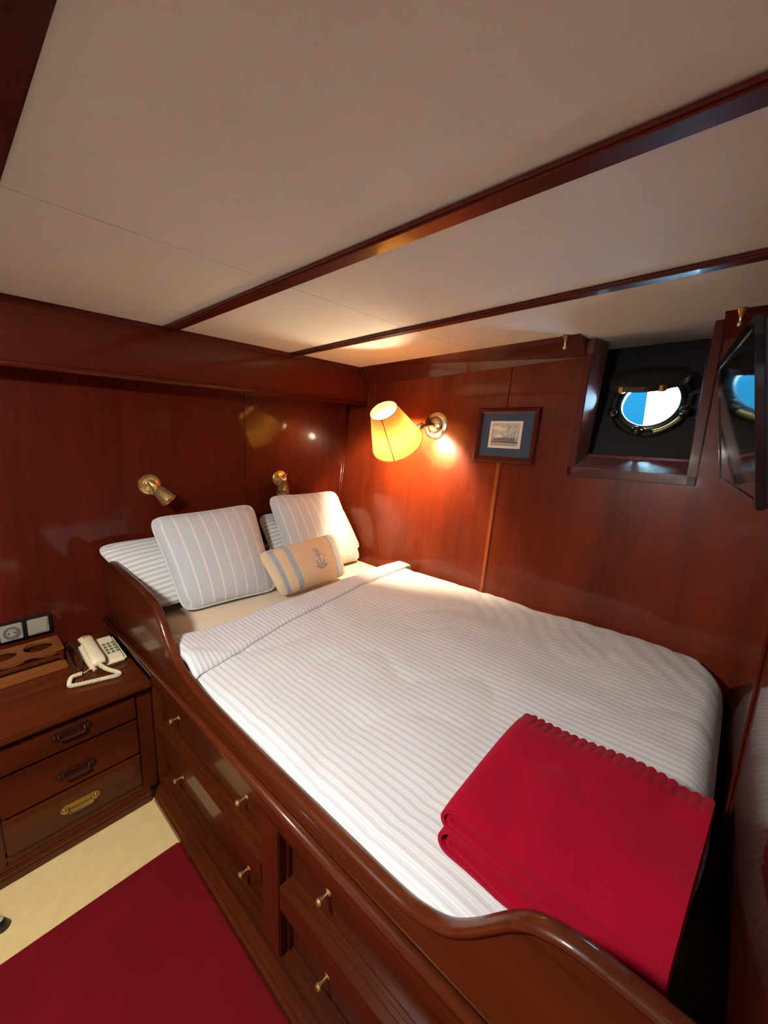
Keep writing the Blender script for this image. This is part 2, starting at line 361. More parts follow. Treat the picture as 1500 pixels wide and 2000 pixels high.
bm = B(); tube(bm, [pl(.150*math.cos(math.radians(a)), .150*math.sin(math.radians(a)), .036) for a in range(284, 330, 4)], .011, 8); obj('brass_handle', bm, M['oldbrass'], pw, smooth='all')
bm = B()
for t in (-.035, .03): hexa(bm, [pl(.135, t-.008, .015), pl(.185, t-.008, .015), pl(.185, t+.008, .015), pl(.135, t+.008, .015), pl(.135, t-.008, .05), pl(.185, t-.008, .05), pl(.185, t+.008, .05), pl(.135, t+.008, .05)])
tube(bm, [pl(.172, -.05, .035), pl(.172, .045, .035)], .009, 10)
obj('hinge', bm, M['bronze'], pw, smooth=True)
# storm cover, hinged at the top and swung inwards
hp = pl(0, .150, .045); th = math.radians(46)
ld = (-pv*math.cos(th)+pn*math.sin(th)).normalized(); ln = pu.cross(ld).normalized()
if ln.z > 0: ln = -ln
bm = B(); lathe(bm, [(.0, -.004), (.125, -.004), (.140, .010), (.146, .010), (.146, -.012), (.06, -.020), (0, -.022)], hp+ld*.150, ln, 40, caps=False)
cv = obj('storm_cover', bm, M['bronze'], pw, smooth=True)
bm = B(); tube(bm, [hp+pu*.05, hp-pu*.05], .010, 10)
obj('cover_hinge', bm, M['bronze'], pw, smooth='all')
for k in (-1, 1):
    bm = B(); lathe(bm, [(.014, -.012), (.016, 0), (.016, .012), (.008, .018)], hp+ld*.27+pu*.07*k, ln, 12); obj('cover_lug', bm, M['oldbrass'], cv, smooth=True)
# neighbouring boat seen through the glass
nb = empty('neighbour_boat', (4.4, 2.4, -.6), 'bright blue boat side filling the left half of the porthole view', 'boat')
pts = [(.70, 3.4), (.74, 1.2), (.80, -.5)]
bm = B(); rows = []
for z, bul in ((-.6, .25), (.4, .08), (1.4, 0), (2.4, -.05), (3.2, -.12)):
    rows.append([bm.verts.new((4.2+bul+.18*(y-.72)**2*.3, y, z)) for y in (.715, 1.2, 2.0, 3.0, 4.2)]+[bm.verts.new((5.2, y, z)) for y in (4.2, 1.05)])
for a, b in zip(rows, rows[1:]):
    for i in range(7): bm.faces.new((a[i], a[(i+1) % 7], b[(i+1) % 7], b[i]))
bm.faces.new(rows[0]); bm.faces.new(rows[-1])
obj('hull_side', bm, M['bluehull'], nb)
obj('rubbing_strake', box(B(), 4.12, 4.24, .72, 4.2, 2.50, 2.58), M['white'], nb, bevel=.01)
# ------------------------------------------------------------------ built-in bed
XB = .475
bed = empty('bunk_bed', (1.2, 1.05, 0), 'built-in mahogany bunk bed with curved side board and drawers', 'bed')
bx('platform', (.56, 1.90, -.04, 2.17, .10, .40), M['wood_y'], bed)
prof = [(2.175, .915), (1.95, .895), (1.75, .884), (1.62, .874), (1.545, .852), (1.49, .812), (1.45, .766), (1.40, .722), (1.32, .686), (1.2, .664), (1.05, .656), (.8, .652), (.55, .652), (.38, .653), (.32, .662), (.265, .686), (.225, .724), (.19, .768), (.16, .806), (.125, .836), (.07, .854), (.0, .856), (-.075, .854)]
top = [(p.x, p.y) for p in smoothcurve([(a, b, 0) for a, b in prof], 5)]
def board(x0, x1, z0, inset):
    bm = B(); A = [[], [], [], []]
    for y, z in top:
        A[0].append(bm.verts.new((x0, y, z0))); A[1].append(bm.verts.new((x0, y, z-inset))); A[2].append(bm.verts.new((x1, y, z-inset))); A[3].append(bm.verts.new((x1, y, z0)))
    for i in range(len(top)-1):
        for k in range(4): bm.faces.new((A[k][i], A[(k+1) % 4][i], A[(k+1) % 4][i+1], A[k][i+1]))
    bm.faces.new([A[k][0] for k in range(4)]); bm.faces.new([A[k][-1] for k in range(4)])
    return bm
obj('side_board', board(XB+.012, XB+.034, .575, .010), M['cab_y'], bed, smooth=True)
# rounded cap rail along the curve (elliptic section)
bm = B(); rings = []
for i, (y, z) in enumerate(top):
    a, b = top[max(i-1, 0)], top[min(i+1, len(top)-1)]
    ty, tz = b[0]-a[0], b[1]-a[1]; l = math.hypot(ty, tz); ny, nz = -tz/l, ty/l
    if nz < 0: ny, nz = -ny, -nz
    ring_ = []
    for k in range(12):
        an = 2*PI*k/12; q = .010*math.sin(an)-.010; ring_.append(bm.verts.new((XB+.022+.0165*math.cos(an), y+ny*q, z+nz*q)))
    rings.append(ring_)
for a, b in zip(rings, rings[1:]):
    for k in range(12): bm.faces.new((a[k], a[(k+1) % 12], b[(k+1) % 12], b[k]))
bm.faces.new(rings[0]); bm.faces.new(rings[-1])
obj('cap_rail', bm, M['cab_y'], bed, smooth='all')
YE = -.085
obj('ledge_moulding', tube(B(), [(XB-.001, 2.175, .583), (XB-.001, YE, .583)], .0135, 12), M['cab_y'], bed, smooth='all')
obj('ledge_moulding', box(B(), XB-.005, XB+.03, YE, 2.175, .5725, .590), M['cab_y'], bed, bevel=.003)
# face frame: rails and stiles
bx('frame_rail', (XB, XB+.03, YE, 1.60, .506, .572), M['cab_y'], bed)
for y0, y1 in ((.82, 1.574), (-.03, .735)): bx('frame_rail', (XB, XB+.03, y0, y1, .262, .338), M['cab_y'], bed)
bx('frame_rail', (XB, XB+.03, YE, 1.60, .055, .093), M['cab_y'], bed)
for y0, y1 in ((.735, .82), (1.574, 1.62), (YE, -.03)): bx('frame_stile', (XB, XB+.03, y0, y1, .093, .506), M['cab_z'], bed)
# stepped skirting
for d, z0, z1 in ((-.020, 0, .030), (-.013, .030, .052), (-.005, .052, .066)): bx('skirting', (XB-.008+d, XB+.02, YE, 1.583, z0, z1), M['cab_y'], bed, .004)
def knob(parent, y, z, x, mat):
    bm = B(); lathe(bm, [(.009, 0), (.009, .003), (.0035, .006), (.0035, .020), (.0075, .027), (.009, .032), (.006, .036)], (x, y, z), (-1, 0, 0), 14)
    return obj('knob', bm, mat, parent, smooth=True)
for (y0, y1), ks in (((.82, 1.574), (.945, 1.428)), ((-.03, .735), (.10, .577))):
    for z0, z1, kz in ((.338, .506, .437), (.093, .262, .180)):
        d = bx('drawer', (XB+.034, XB+.05, y0+.003, y1-.003, z0+.003, z1-.003), M['cab_y'], bed)
        for e, nm in ((((XB+.020, XB+.036, y0, y1, z0, z0+.013)), 'bead'), (((XB+.027, XB+.036, y0+.012, y1-.012, z0+.012, z0+.021)), 'bead'), ((XB+.022, XB+.036, y0, y0+.012, z0+.013, z1), 'bead'), ((XB+.022, XB+.036, y1-.012, y1, z0+.013, z1), 'bead')):
            obj(nm, box(B(), *e), M['cab_y'], d, bevel=.003)
        for ky in ks: knob(d, ky, kz, XB+.034, M['brass'])
# ------------------------------------------------------------------ mattress, duvet
XW = lambda y, z=.66: hx(y, z)-.012
def mattress():
    bm = B(); nx, ny = 20, 30; g = []
    y0, y1 = -.030, 2.165
    for j in range(ny+1):
        y = y0+(y1-y0)*j/ny; row = []
        for i in range(nx+1):
            x = .514+(XW(y)-.514)*i/nx
            ed = min((x-.514)/.012, (XW(y)-x)/.04, (y-y0)/.05, 1); z = .615+.04*math.sqrt(max(0, 1-(1-ed)**2))
            z += .004*noise.noise(V((x*5, y*5, 1)))
            row.append(bm.verts.new((x, y, z)))
        g.append(row)
    lo = {}
    for j in range(ny):
        for i in range(nx): bm.faces.new((g[j][i], g[j][i+1], g[j+1][i+1], g[j+1][i]))
    per = [g[0][i] for i in range(nx+1)]+[g[j][nx] for j in range(1, ny+1)]+[g[ny][i] for i in range(nx-1, -1, -1)]+[g[j][0] for j in range(ny-1, 0, -1)]
    b = [bm.verts.new((v.co.x, v.co.y, .402)) for v in per]; n = len(per)
    for i in range(n): bm.faces.new((per[i], per[(i+1) % n], b[(i+1) % n], b[i]))
    bm.faces.new(b)
    return bm
tag(obj('mattress', mattress(), M['sheet'], smooth='all'), 'mattress in a cream sheet showing in front of the pillows', 'mattress')
def foldline(x): # lower edge of the turned-down strip, y as function of x
    t = (x-.52)/1.4; return 1.275+.10*ss(0, .3, t)*.5+.115*t
def headedge(x):
    t = (x-.52)/1.4; return 1.575-.055*t-.02*math.sin(PI*t)
def wr_(x, y): # folds and wrinkles
    w1 = noise.noise(V((x*3.1, y*2.3, 0)))*.010+noise.noise(V((x*9, y*4, 3)))*.004
    w2 = -.006*(1-abs(noise.noise(V((x*2.2+y*1.1, y*3.4-x*.6, 7)))))**8
    w3 = .0016*math.sin(70*(y-.9*x)+4*noise.noise(V((x*4, y*4, 9))))*ss(.65, .9, (x-.52)/1.35)*ss(1.0, .4, abs(y-.3))
    return w1+w2*1.1+w3
def duvtop(x, y):
    t = (x-.52)/1.35
    return .672+.044*ss(0, .9, t)+wr_(x, y)+.008*math.sin(PI*min(1, max(0, t)))
def duvet():
    bm = B(); nx, ny = 120, 150; g = []; uvl = bm.loops.layers.uv.new('UVMap'); uvs = {}
    for j in range(ny+1):
        row = []
        for i in range(nx+1):
            t = i/nx; s = j/ny
            xr = XW(.7, .72)
            x = .512+(xr-.512)*t
            ye = headedge(x)-.012; y0 = -.030-.042*ss(.75, 1.10, x)
            y = y0+(ye-y0)*s
            # rounded far foot corner
            xc, yc, R = xr-.20, y0+.20, .20
            if x > xc and y < yc:
                dx, dy = (x-xc)/R, (yc-y)/R; m = max(dx, dy); l = math.hypot(dx, dy)
                if l > 0: k = m/l; k = 1-(1-k)*.75; x = xc+dx*k*R; y = yc-dy*k*R
            xlim = XW(y, .70); x = min(x, xlim)
            dl = (t*(xr-.512))/.05; dr = ((1-t)*(xr-.512))/.055; df = (s*(ye-y0))/.07; dh = ((1-s)*(ye-y0))/.03
            q = 1
            for d, dep in ((dl, .04), (dr, .075), (df, .09), (dh, .015)):
                if d < 1: q -= 0
            z = duvtop(x, y)
            for d, dep in ((dl, .03), (dr, .07), (df, .10), (dh, .012)):
                d = min(1, d); z -= dep*(1-math.sqrt(max(0, 1-(1-d)**2)))
            v = bm.verts.new((x, y, z)); uvs[v] = (t*(xr-.512)+.004*noise.noise(V((x*2, y*2, 5))), y); row.append(v)
        g.append(row)
    fs = []
    for j in range(ny):
        for i in range(nx): fs.append(bm.faces.new((g[j][i], g[j][i+1], g[j+1][i+1], g[j+1][i])))
    per = [g[0][i] for i in range(nx+1)]+[g[j][nx] for j in range(1, ny+1)]+[g[ny][i] for i in range(nx-1, -1, -1)]+[g[j][0] for j in range(ny-1, 0, -1)]
    n = len(per); b = []
    for v in per:
        zz = min(v.co.z-.002, .658) if v.co.y > .03 else .56
        w = bm.verts.new((v.co.x, v.co.y, zz)); uvs[w] = uvs[v]; b.append(w)
    for i in range(n): bm.faces.new((per[i], per[(i+1) % n], b[(i+1) % n], b[i]))
    for f in bm.faces:
        for l in f.loops: l[uvl].uv = uvs[l.vert]
    return bm
dv = tag(obj('duvet', duvet(), M['duvet'], smooth='all'), 'pale blue and white finely striped duvet spread over the bed', 'duvet')
def foldstrip():
    bm = B(); nx, ny = 110, 22; uvl = bm.loops.layers.uv.new('UVMap'); uvs = {}; lay = []
    xr = XW(1.5, .72)-.002
    for side in (0, 1):
        g = []
        for j in range(ny+1):
            row = []
            for i in range(nx+1):
                t, s = i/nx, j/ny; x = .513+(xr-.513)*t
                ya, yb = foldline(x)+.004*noise.noise(V((x*6, 0, 2))), headedge(x)+.012
                y = ya+(yb-ya)*s
                e = min(1, s/.06, (1-s)/.10); e = math.sqrt(max(0, 1-(1-e)**2))
                el = min(1, t/.022); el = math.sqrt(max(0, 1-(1-el)**2)); er = min(1, (1-t)/.04); er = math.sqrt(max(0, 1-(1-er)**2))
                base = duvtop(x, min(y, headedge(x)))+.034*ss(.16, 0, t)*ss(0, .25, s)-.018*ss(.8, 1, s)-.016*(1-el)-.05*(1-er)
                crinkle = .0010*math.sin(150*x+6*noise.noise(V((x*3, y*8, 1))))*math.sin(PI*s)**2+.004*noise.noise(V((x*5, y*14, 4)))
                z = base+(.004+.013*e+crinkle*e if side == 0 else .002-.006*ss(.85, 1, s))
                v = bm.verts.new((x, y, z)); uvs[v] = (t*(xr-.513), y); row.append(v)
            g.append(row)
        lay.append(g)
        for j in range(ny):
            for i in range(nx): bm.faces.new((g[j][i], g[j][i+1], g[j+1][i+1], g[j+1][i]))
    for a in range(nx):
        for j in (0, ny): bm.faces.new((lay[0][j][a], lay[0][j][a+1], lay[1][j][a+1], lay[1][j][a]))
    for a in range(ny):
        for i in (0, nx): bm.faces.new((lay[0][a][i], lay[0][a+1][i], lay[1][a+1][i], lay[1][a][i]))
    for f in bm.faces:
        for l in f.loops: l[uvl].uv = uvs[l.vert]
    return bm
tag(obj('turned_down_fold', foldstrip(), M['fold'], dv, smooth='all'), 'turned-down striped edge')
# ------------------------------------------------------------------ pillows and cushions
class Cushion:
    """soft pad spanned by four corner points, thickness along the normal"""
    def __init__(s, BL_, BR_, TL_, TR_, th, pw=2.6, pinch=.06, seed=0, amp=.003, flat=.35):
        s.c = [V(p) for p in (BL_, BR_, TL_, TR_)]; s.th = th; s.pw = pw; s.pinch = pinch; s.seed = seed; s.amp = amp; s.flat = flat
        s.n = ((s.c[1]-s.c[0])+(s.c[3]-s.c[2])).cross((s.c[2]-s.c[0])+(s.c[3]-s.c[1])).normalized()
        if s.n.y > 0: s.n = -s.n
        s.w = ((s.c[1]-s.c[0]).length+(s.c[3]-s.c[2]).length)/2; s.h = ((s.c[2]-s.c[0]).length+(s.c[3]-s.c[1]).length)/2
    def pt(s, u, v, side, lift=0):
        pu_, pv_ = 1-s.pinch*(1-v*v)*0-s.pinch*(1-abs(v)**2), 1-s.pinch*(1-abs(u)**2)
        # rounded corners
        a, b = u, v; m = max(abs(a), abs(b)); r = (abs(a)**9+abs(b)**9)**(1/9)
        if r > 0: k = 1-(1-m/r)*ss(.72, 1, m); a *= k; b *= k
        a *= 1-s.pinch*.6*(1-v*v)*abs(u)**3; b *= 1-s.pinch*.6*(1-u*u)*abs(v)**3
        A, Bq = (a+1)/2, (b+1)/2
        p = s.c[0]*(1-A)*(1-Bq)+s.c[1]*A*(1-Bq)+s.c[2]*(1-A)*Bq+s.c[3]*A*Bq
        f = max(0, (1-abs(u)**s.pw))**.5*max(0, (1-abs(v)**s.pw))**.5
        q = s.amp*(noise.noise(V((u*2.3+s.seed, v*2.3, s.seed)))+.5*noise.noise(V((u*6+s.seed, v*6, 2))))
        ed = 1-max(abs(u), abs(v))
        return p+s.n*side*(s.th/2*f+q*f+lift)
    def mesh(s, n=34, vertical=True):
        bm = B(); uvl = bm.loops.layers.uv.new('UVMap'); uvs = {}; G = []
        for side in (1, -1):
            g = []
            for j in range(n+1):
                row = []
                for i in range(n+1):
                    u, v = math.sin((i/n-.5)*PI)*.6+(2*i/n-1)*.4, math.sin((j/n-.5)*PI)*.6+(2*j/n-1)*.4
                    if side == -1 and (i in (0, n) or j in (0, n)): row.append(G[0][j][i]); continue
                    vt = bm.verts.new(s.pt(u, v, side)); uvs[vt] = ((u+1)/2*s.w, (v+1)/2*s.h) if vertical else ((v+1)/2*s.h, (u+1)/2*s.w); row.append(vt)
                g.append(row)
            G.append(g)
            for j in range(n):
                for i in range(n): bm.faces.new((g[j][i], g[j][i+1], g[j+1][i+1], g[j+1][i]))
        for f in bm.faces:
            for l in f.loops: l[uvl].uv = uvs[l.vert]
        return bm
    def rim(s, n=24):
        P = []
        for k in range(4):
            for i in range(n):
                t = math.sin((i/n-.5)*PI)*.6+(2*i/n-1)*.4
                u, v = ((t, -1), (1, t), (-t, 1), (-1, -t))[k]
                P.append(s.pt(u, v, 1))
        return P
    def ribbon(s, bm, pts, wid, lift=.0022):
        """pts in (u, v); a thin raised strip following the front face"""
        P = [s.pt(u, v, 1, lift) for u, v in pts]; L_, R_ = [], []
        for i, p in enumerate(P):
            t = (P[min(i+1, len(P)-1)]-P[max(i-1, 0)]).normalized(); q = t.cross(s.n).normalized()*wid/2
            L_.append((p-q, p-q-s.n*lift*1.5)); R_.append((p+q, p+q-s.n*lift*1.5))
        LV = [[bm.verts.new(x) for x in a] for a in L_]; RV = [[bm.verts.new(x) for x in a] for a in R_]
        for i in range(len(P)-1):
            bm.faces.new((LV[i][0], LV[i+1][0], RV[i+1][0], RV[i][0])); bm.faces.new((LV[i][1], LV[i+1][1], LV[i+1][0], LV[i][0])); bm.faces.new((RV[i][0], RV[i+1][0], RV[i+1][1], RV[i][1])); bm.faces.new((LV[i][1], RV[i][1], RV[i+1][1], LV[i+1][1]))
        for e in (0, -1): bm.faces.new((LV[e][0], RV[e][0], RV[e][1], LV[e][1]))
def lin(a, b, n=10): return [(a[0]+(b[0]-a[0])*i/n, a[1]+(b[1]-a[1])*i/n) for i in range(n+1)]
# sleeping pillows lying against the wall
for nm, C_, lab in (('pillow', Cushion((.585, 1.835, .705), (1.20, 1.90, .715), (.44, 2.12, .962), (1.24, 2.125, .955), .13, 2.2, .03, 3, .012), 'finely striped sleeping pillow poking out at the left behind a cushion'),
                    ('pillow', Cushion((1.255, 1.905, .715), (1.93, 1.90, .715), (1.265, 2.125, 1.0), (1.95, 2.125, .975), .13, 2.2, .03, 11, .012), 'finely striped sleeping pillow mostly hidden behind the right cushion')):
    o = empty(nm, tuple((C_.c[0]+C_.c[1])/2), lab, 'pillow', 'striped sleeping pillows at the headboard')
    obj('pillowcase', C_.mesh(36, vertical=False), M['pillow'], o, smooth='all')
    obj('seam', tube(B(), C_.rim(), .003, 6, True), M['piping'], o, smooth='all')
for C_, lab in ((Cushion((.690, 1.80, .670), (1.150, 1.745, .672), (.645, 2.035, 1.075), (1.185, 2.035, 1.090), .15, 2.4, .06, 21), 'square wide-striped cushion nearest the telephone side, left of the anchor cushion'),
                (Cushion((1.315, 1.835, .672), (1.845, 1.815, .676), (1.290, 2.05, 1.120), (1.815, 2.045, 1.112), .15, 2.4, .06, 31), 'square wide-striped cushion in the corner behind the anchor cushion')):
    o = empty('throw_cushion', tuple((C_.c[0]+C_.c[1])/2), lab, 'cushion', 'square striped throw cushions')
    obj('cover', C_.mesh(60), M['cush'], o, smooth='all')
    obj('piping', tube(B(), C_.rim(), .0055, 8, True), M['piping'], o, smooth='all')
# small canvas cushion with bands and embroidered anchor
C_ = Cushion((1.085, 1.615, .685), (1.545, 1.635, .685), (1.035, 1.75, .895), (1.575, 1.79, .905), .10, 2.6, .04, 41, .004)
o = empty('anchor_cushion', tuple((C_.c[0]+C_.c[1])/2), 'small cream canvas cushion embroidered with a blue anchor', 'cushion')
obj('cover', C_.mesh(64), M['canvas'], o, smooth='all')
for u, wd in ((-.79, .036), (-.47, .032), (.66, .018), (.80, .018)):
    bm = B(); C_.ribbon(bm, lin((u, -.985), (u, .985), 60), wd, .0022); obj('woven_band', bm, M['blueband'], o, smooth=True)
bm = B(); cu, cv_, k = .20, -.02, .013
def T(x, y): return (cu+x*k*1.0, cv_+y*k*2.1)
def arc(cx, cy, rx, ry, a0, a1, n=14): return [T(cx+rx*math.cos(math.radians(a0+(a1-a0)*i/n)), cy+ry*math.sin(math.radians(a0+(a1-a0)*i/n))) for i in range(n+1)]
C_.ribbon(bm, [T(*p) for p in ((0, 8), (0, 4), (0, 0), (0, -6), (0, -10))], .0055)                 # shank
C_.ribbon(bm, arc(0, -1, 8, 9.5, 205, 335), .006)                                                # arms
for sx in (-1, 1): C_.ribbon(bm, [T(sx*8.6, -1.6), T(sx*7.3, -5.2), T(sx*4.6, -6)], .005)            # flukes
C_.ribbon(bm, [T(-5, 5.5), T(0, 5.8), T(5, 6.1)], .005)                                            # stock
C_.ribbon(bm, arc(0, 10.6, 2.6, 2.6, -90, 270, 16), .004)                                        # ring
C_.ribbon(bm, arc(-3.4, 15.0, 3.2, 2.8, -40, 250, 14), .004)                                      # rope curl
C_.ribbon(bm, arc(3.2, 13.6, 2.2, 2.2, 60, 330, 12), .0035)
for i in range(12):                                                                              # arched stitched line of tiny marks
    a = math.radians(158-i*12.4); q = T(14.2*math.cos(a), -4+12*math.sin(a)); q2 = T(14.2*math.cos(a)+1.0*math.cos(a), -4+12*math.sin(a)+1.3*math.sin(a))
    if abs(i-5.5) > 1.2: C_.ribbon(bm, [q, q2], .0035)
obj('embroidered_anchor', bm, M['thread'], o, smooth=True)
bm = B()
C_.ribbon(bm, arc(0, 2, 13, 16.5, 230, 310, 14), .009, .0018)
for sx in (-1, 1): C_.ribbon(bm, [T(sx*8, -10.8), T(sx*10.8, -9.0), T(sx*11.2, -12.2)], .005)
obj('embroidered_ribbon', bm, M['thread'], o, smooth=True)
# ------------------------------------------------------------------ folded red blanket
bl = empty('folded_blanket', (.82, .14, .70), 'folded red fleece blanket with scalloped edge on the foot of the bed', 'blanket')
BX0, BX1, BY1, BY0 = .612, 1.005, .345, -.062
TH = .0080; PIT = .0116
def zbase(x, y): return duvtop(max(.55, x), y)+.005
def ushape(lo, hi, y1, scallop=False, x0=BX0, x1=BX1, seed=0):
    """strip lying in two layers lo and hi joined by a round bend at the y1 side; extruded along x"""
    zc_, r = (lo+hi)/2*PIT, (hi-lo)/2*PIT
    path = []
    n = 150 if scallop else 24
    for i in range(n+1): path.append((BY0+(y1-r*1.6-BY0)*i/n, hi*PIT))
    for i in range(1, 12):
        a = PI/2-PI*i/12; path.append((y1-r*1.6+r*1.6*math.cos(a), zc_+r*math.sin(a)))
    for i in range(n, -1, -1): path.append((BY0+(y1-r*1.6-BY0)*i/n, lo*PIT))
    nx = 44; bm = B(); lay = []
    for s in (1, -1):
        g = []
        for i in range(nx+1):
            t = i/nx; row = []
            for k, (py, pz) in enumerate(path):
                a, b = path[max(k-1, 0)], path[min(k+1, len(path)-1)]
                ty, tz = b[0]-a[0], b[1]-a[1]; l = math.hypot(ty, tz) or 1; ny, nz = -tz/l, ty/l
                xe = x1
                if k <= n+6 and scallop: xe = x1+.010*abs(math.sin((py-BY0)/.0205*PI))**.8
                b_ = ss(lo, hi, pz/PIT); x = x0+.009*((1-b_)*noise.noise(V((py*6, seed*3.7, .5)))+b_*noise.noise(V((py*6, seed*3.7+9, .5))))-.012*(1-b_)+(xe-x0)*t
                puff = .018*ss(.05, .33, py)*(1-ss(.0, 1, abs(t-.45)*1.5))*(pz/(7*PIT))
                sag = -.006*ss(.75, 1, t)*(pz/(7*PIT))-.010*ss(.85, 1, t)*(pz/(7*PIT))**2*(1 if scallop else .6)
                wv = .009*noise.noise(V((x*7, py*6, seed*.1)))*(pz/(7*PIT))+.0012*noise.noise(V((x*24, py*20, seed)))
                row.append(bm.verts.new((x, py+ny*s*TH/2+.032*(1-t)*(1-(py-BY0)/(BY1-BY0)), zbase(x, py)+pz+TH/2+nz*s*TH/2+puff+sag+wv)))
            g.append(row)
        lay.append(g)
        for i in range(nx):
            for k in range(len(path)-1): bm.faces.new((g[i][k], g[i+1][k], g[i+1][k+1], g[i][k+1]))
    m = len(path)-1
    for i in range(nx):
        for k in (0, m): bm.faces.new((lay[0][i][k], lay[0][i+1][k], lay[1][i+1][k], lay[1][i][k]))
    for k in range(m):
        for i in (0, nx): bm.faces.new((lay[0][i][k], lay[0][i][k+1], lay[1][i][k+1], lay[1][i][k]))
    return bm
obj('folded_layer', ushape(4, 7, BY1, True, seed=1), M['fleece'], bl, smooth=True)
obj('folded_layer', ushape(5, 6, BY1-.014, x1=BX1-.012, x0=BX0+.002, seed=2), M['fleece'], bl, smooth=True)
obj('folded_layer', ushape(0, 3, BY1+.002, x1=BX1-.006, x0=BX0-.004, seed=3), M['fleece'], bl, smooth=True)
obj('folded_layer', ushape(1, 2, BY1-.016, x1=BX1-.016, x0=BX0-.002, seed=4), M['fleece'], bl, smooth=True)
# ------------------------------------------------------------------ red runner
bm = B(); nx, ny = 20, 60; x0, x1, y0, y1 = -.62, .445, -1.2, 1.337
box(bm, x0, x1, y0, y1, .0005, .011)
tag(obj('carpet_runner', bm, M['rug'], bevel=.004), 'dark red carpet runner on the floor along the bed', 'rug')
# ------------------------------------------------------------------ bedside cabinet
ZT = .530
cab = empty('bedside_cabinet', (.2, 1.88, 0), 'mahogany bedside cabinet with three drawers beside the bed', 'cabinet')
CX0, CX1, CY = -.075, .4725, 1.600
bx('carcass', (CX0, CX1, CY+.020, 2.178, .06, ZT-.026), M['cab_x'], cab)
bx('top', (CX0-.01, CX1+.001, CY-.022, 2.180, ZT-.024, ZT), M['cab_x'], cab, .006)
bx('stile', (.420, CX1, CY, CY+.022, .06, ZT-.026), M['cab_z'], cab); bx('stile', (CX0, .014, CY, CY+.022, .06, ZT-.026), M['cab_z'], cab)
bx('bottom_rail', (.014, .420, CY+.006, CY+.022, .06, .094), M['cab_x'], cab)
for d, z0, z1 in ((-.004, 0, .034), (-.010, .034, .050), (.0, .050, .064)): bx('skirting', (CX0, CX1-.028, CY-.004+d, CY+.03, z0, z1), M['cab_x'], cab, .004)
for z0, z1, hm, hs in ((.393, .492, 'brass_dark_refl', 1), (.240, .386, 'brass_dark_refl', 1), (.097, .233, 'oldbrass', 1)):
    d = bx('drawer', (.018, .417, CY-.004, CY+.018, z0, z1), M['cab_x'], cab, .004)
    zc_ = z0+.062 if hm == 'brass_dark_refl' else z0+.066; xc = .218; yq = CY-.004
    # campaign pull: oblong plate with two eared ends, sunken middle and a swing bar
    bm = B(); out = []
    for sx in (1, -1):
        for a in range(-90, 91, 15):
            out.append((xc+sx*(.040+.018*math.cos(math.radians(a))), zc_+sx*.017*math.sin(math.radians(a))))
    prism(bm, out, lambda p: (p[0], yq+.001, p[1]), lambda p: (p[0], yq-.003, p[1]))
    h = obj('handle', bm, M[hm], d, smooth=True)
    if hm == 'oldbrass': tag(h, 'aged brass campaign handle')
    bm = B(); tube(bm, smoothcurve([(xc-.036, yq-.003, zc_+.004), (xc-.036, yq-.010, zc_-.006), (xc-.030, yq-.012, zc_-.013), (xc, yq-.012, zc_-.014), (xc+.030, yq-.012, zc_-.013), (xc+.036, yq-.010, zc_-.006), (xc+.036, yq-.003, zc_+.004)], 4), .0032, 8)
    for sx in (-1, 1): lathe(bm, [(.006, 0), (.005, .004), (.001, .006)], (xc+sx*.047, yq-.003, zc_), (0, -1, 0), 10)
    box(bm, xc-.028, xc+.028, yq-.005, yq-.002, zc_+.002, zc_+.013)
    obj('swing_bar', bm, M[hm], d, smooth=True)
# ------------------------------------------------------------------ cup rack
rk = empty('cup_rack', (.1, 2.02, ZT), 'wooden cup rack with round holes on the bedside cabinet', 'rack')
def holed(x0, x1, y0, y1, z0, z1, holes):
    bm = B(); n = 32; cells = []; xs = sorted(h[0] for h in holes); mids = [x0]+[(a+b)/2 for a, b in zip(xs, xs[1:])]+[x1]
    for (cx, cy, r), a, b in zip(sorted(holes), mids, mids[1:]):
        rr = []
        for z in (z0, z1):
            rr.append([bm.verts.new((cx+r*math.cos(2*PI*i/n), cy+r*math.sin(2*PI*i/n), z)) for i in range(n)])
            sqr = []
            for i in range(n):
                an = 2*PI*(i)/n; c, s = math.cos(an), math.sin(an)
                ks = ((b-cx) if c > 0 else (a-cx))/c if abs(c) > 1e-6 else 9e9; kt = ((y1-cy) if s > 0 else (y0-cy))/s if abs(s) > 1e-6 else 9e9
                k_ = min(ks, kt); sqr.append(bm.verts.new((cx+c*k_, cy+s*k_, z)))
            # snap nearest to corners
            for X_, Y_ in ((a, y0), (b, y0), (a, y1), (b, y1)):
                q = min(sqr, key=lambda v: (v.co.x-X_)**2+(v.co.y-Y_)**2); q.co = (X_, Y_, z)
            rr.append(sqr)
        for i in range(n):
            j = (i+1) % n
            bm.faces.new((rr[0][i], rr[0][j], rr[1][j], rr[1][i])); bm.faces.new((rr[2][i], rr[2][j], rr[3][j], rr[3][i]))
            bm.faces.new((rr[0][i], rr[0][j], rr[2][j], rr[2][i])); bm.faces.new((rr[1][i], rr[1][j], rr[3][j], rr[3][i]))
    return bm
obj('shelf', holed(-.07, .276, 1.955, 2.085, .594, .606, [(.205, 2.021, .046), (.095, 2.021, .046), (-.015, 2.021, .046)]), M['rack'], rk)
bx('base_board', (-.07, .278, 1.905, 2.10, ZT+.0005, ZT+.014), M['rack'], rk)
bx('front_lip', (-.07, .274, 1.957, 1.969, .558, .572), M['cab_x'], rk)
for x in (-.07, .262): bx('end_support', (x, x+.012, 1.96, 2.08, ZT+.0145, .5935), M['cab_z'], rk, .002)
bx('back_board', (-.058, .262, 2.072, 2.080, ZT+.0145, .5935), M['cab_x'], rk, .002)
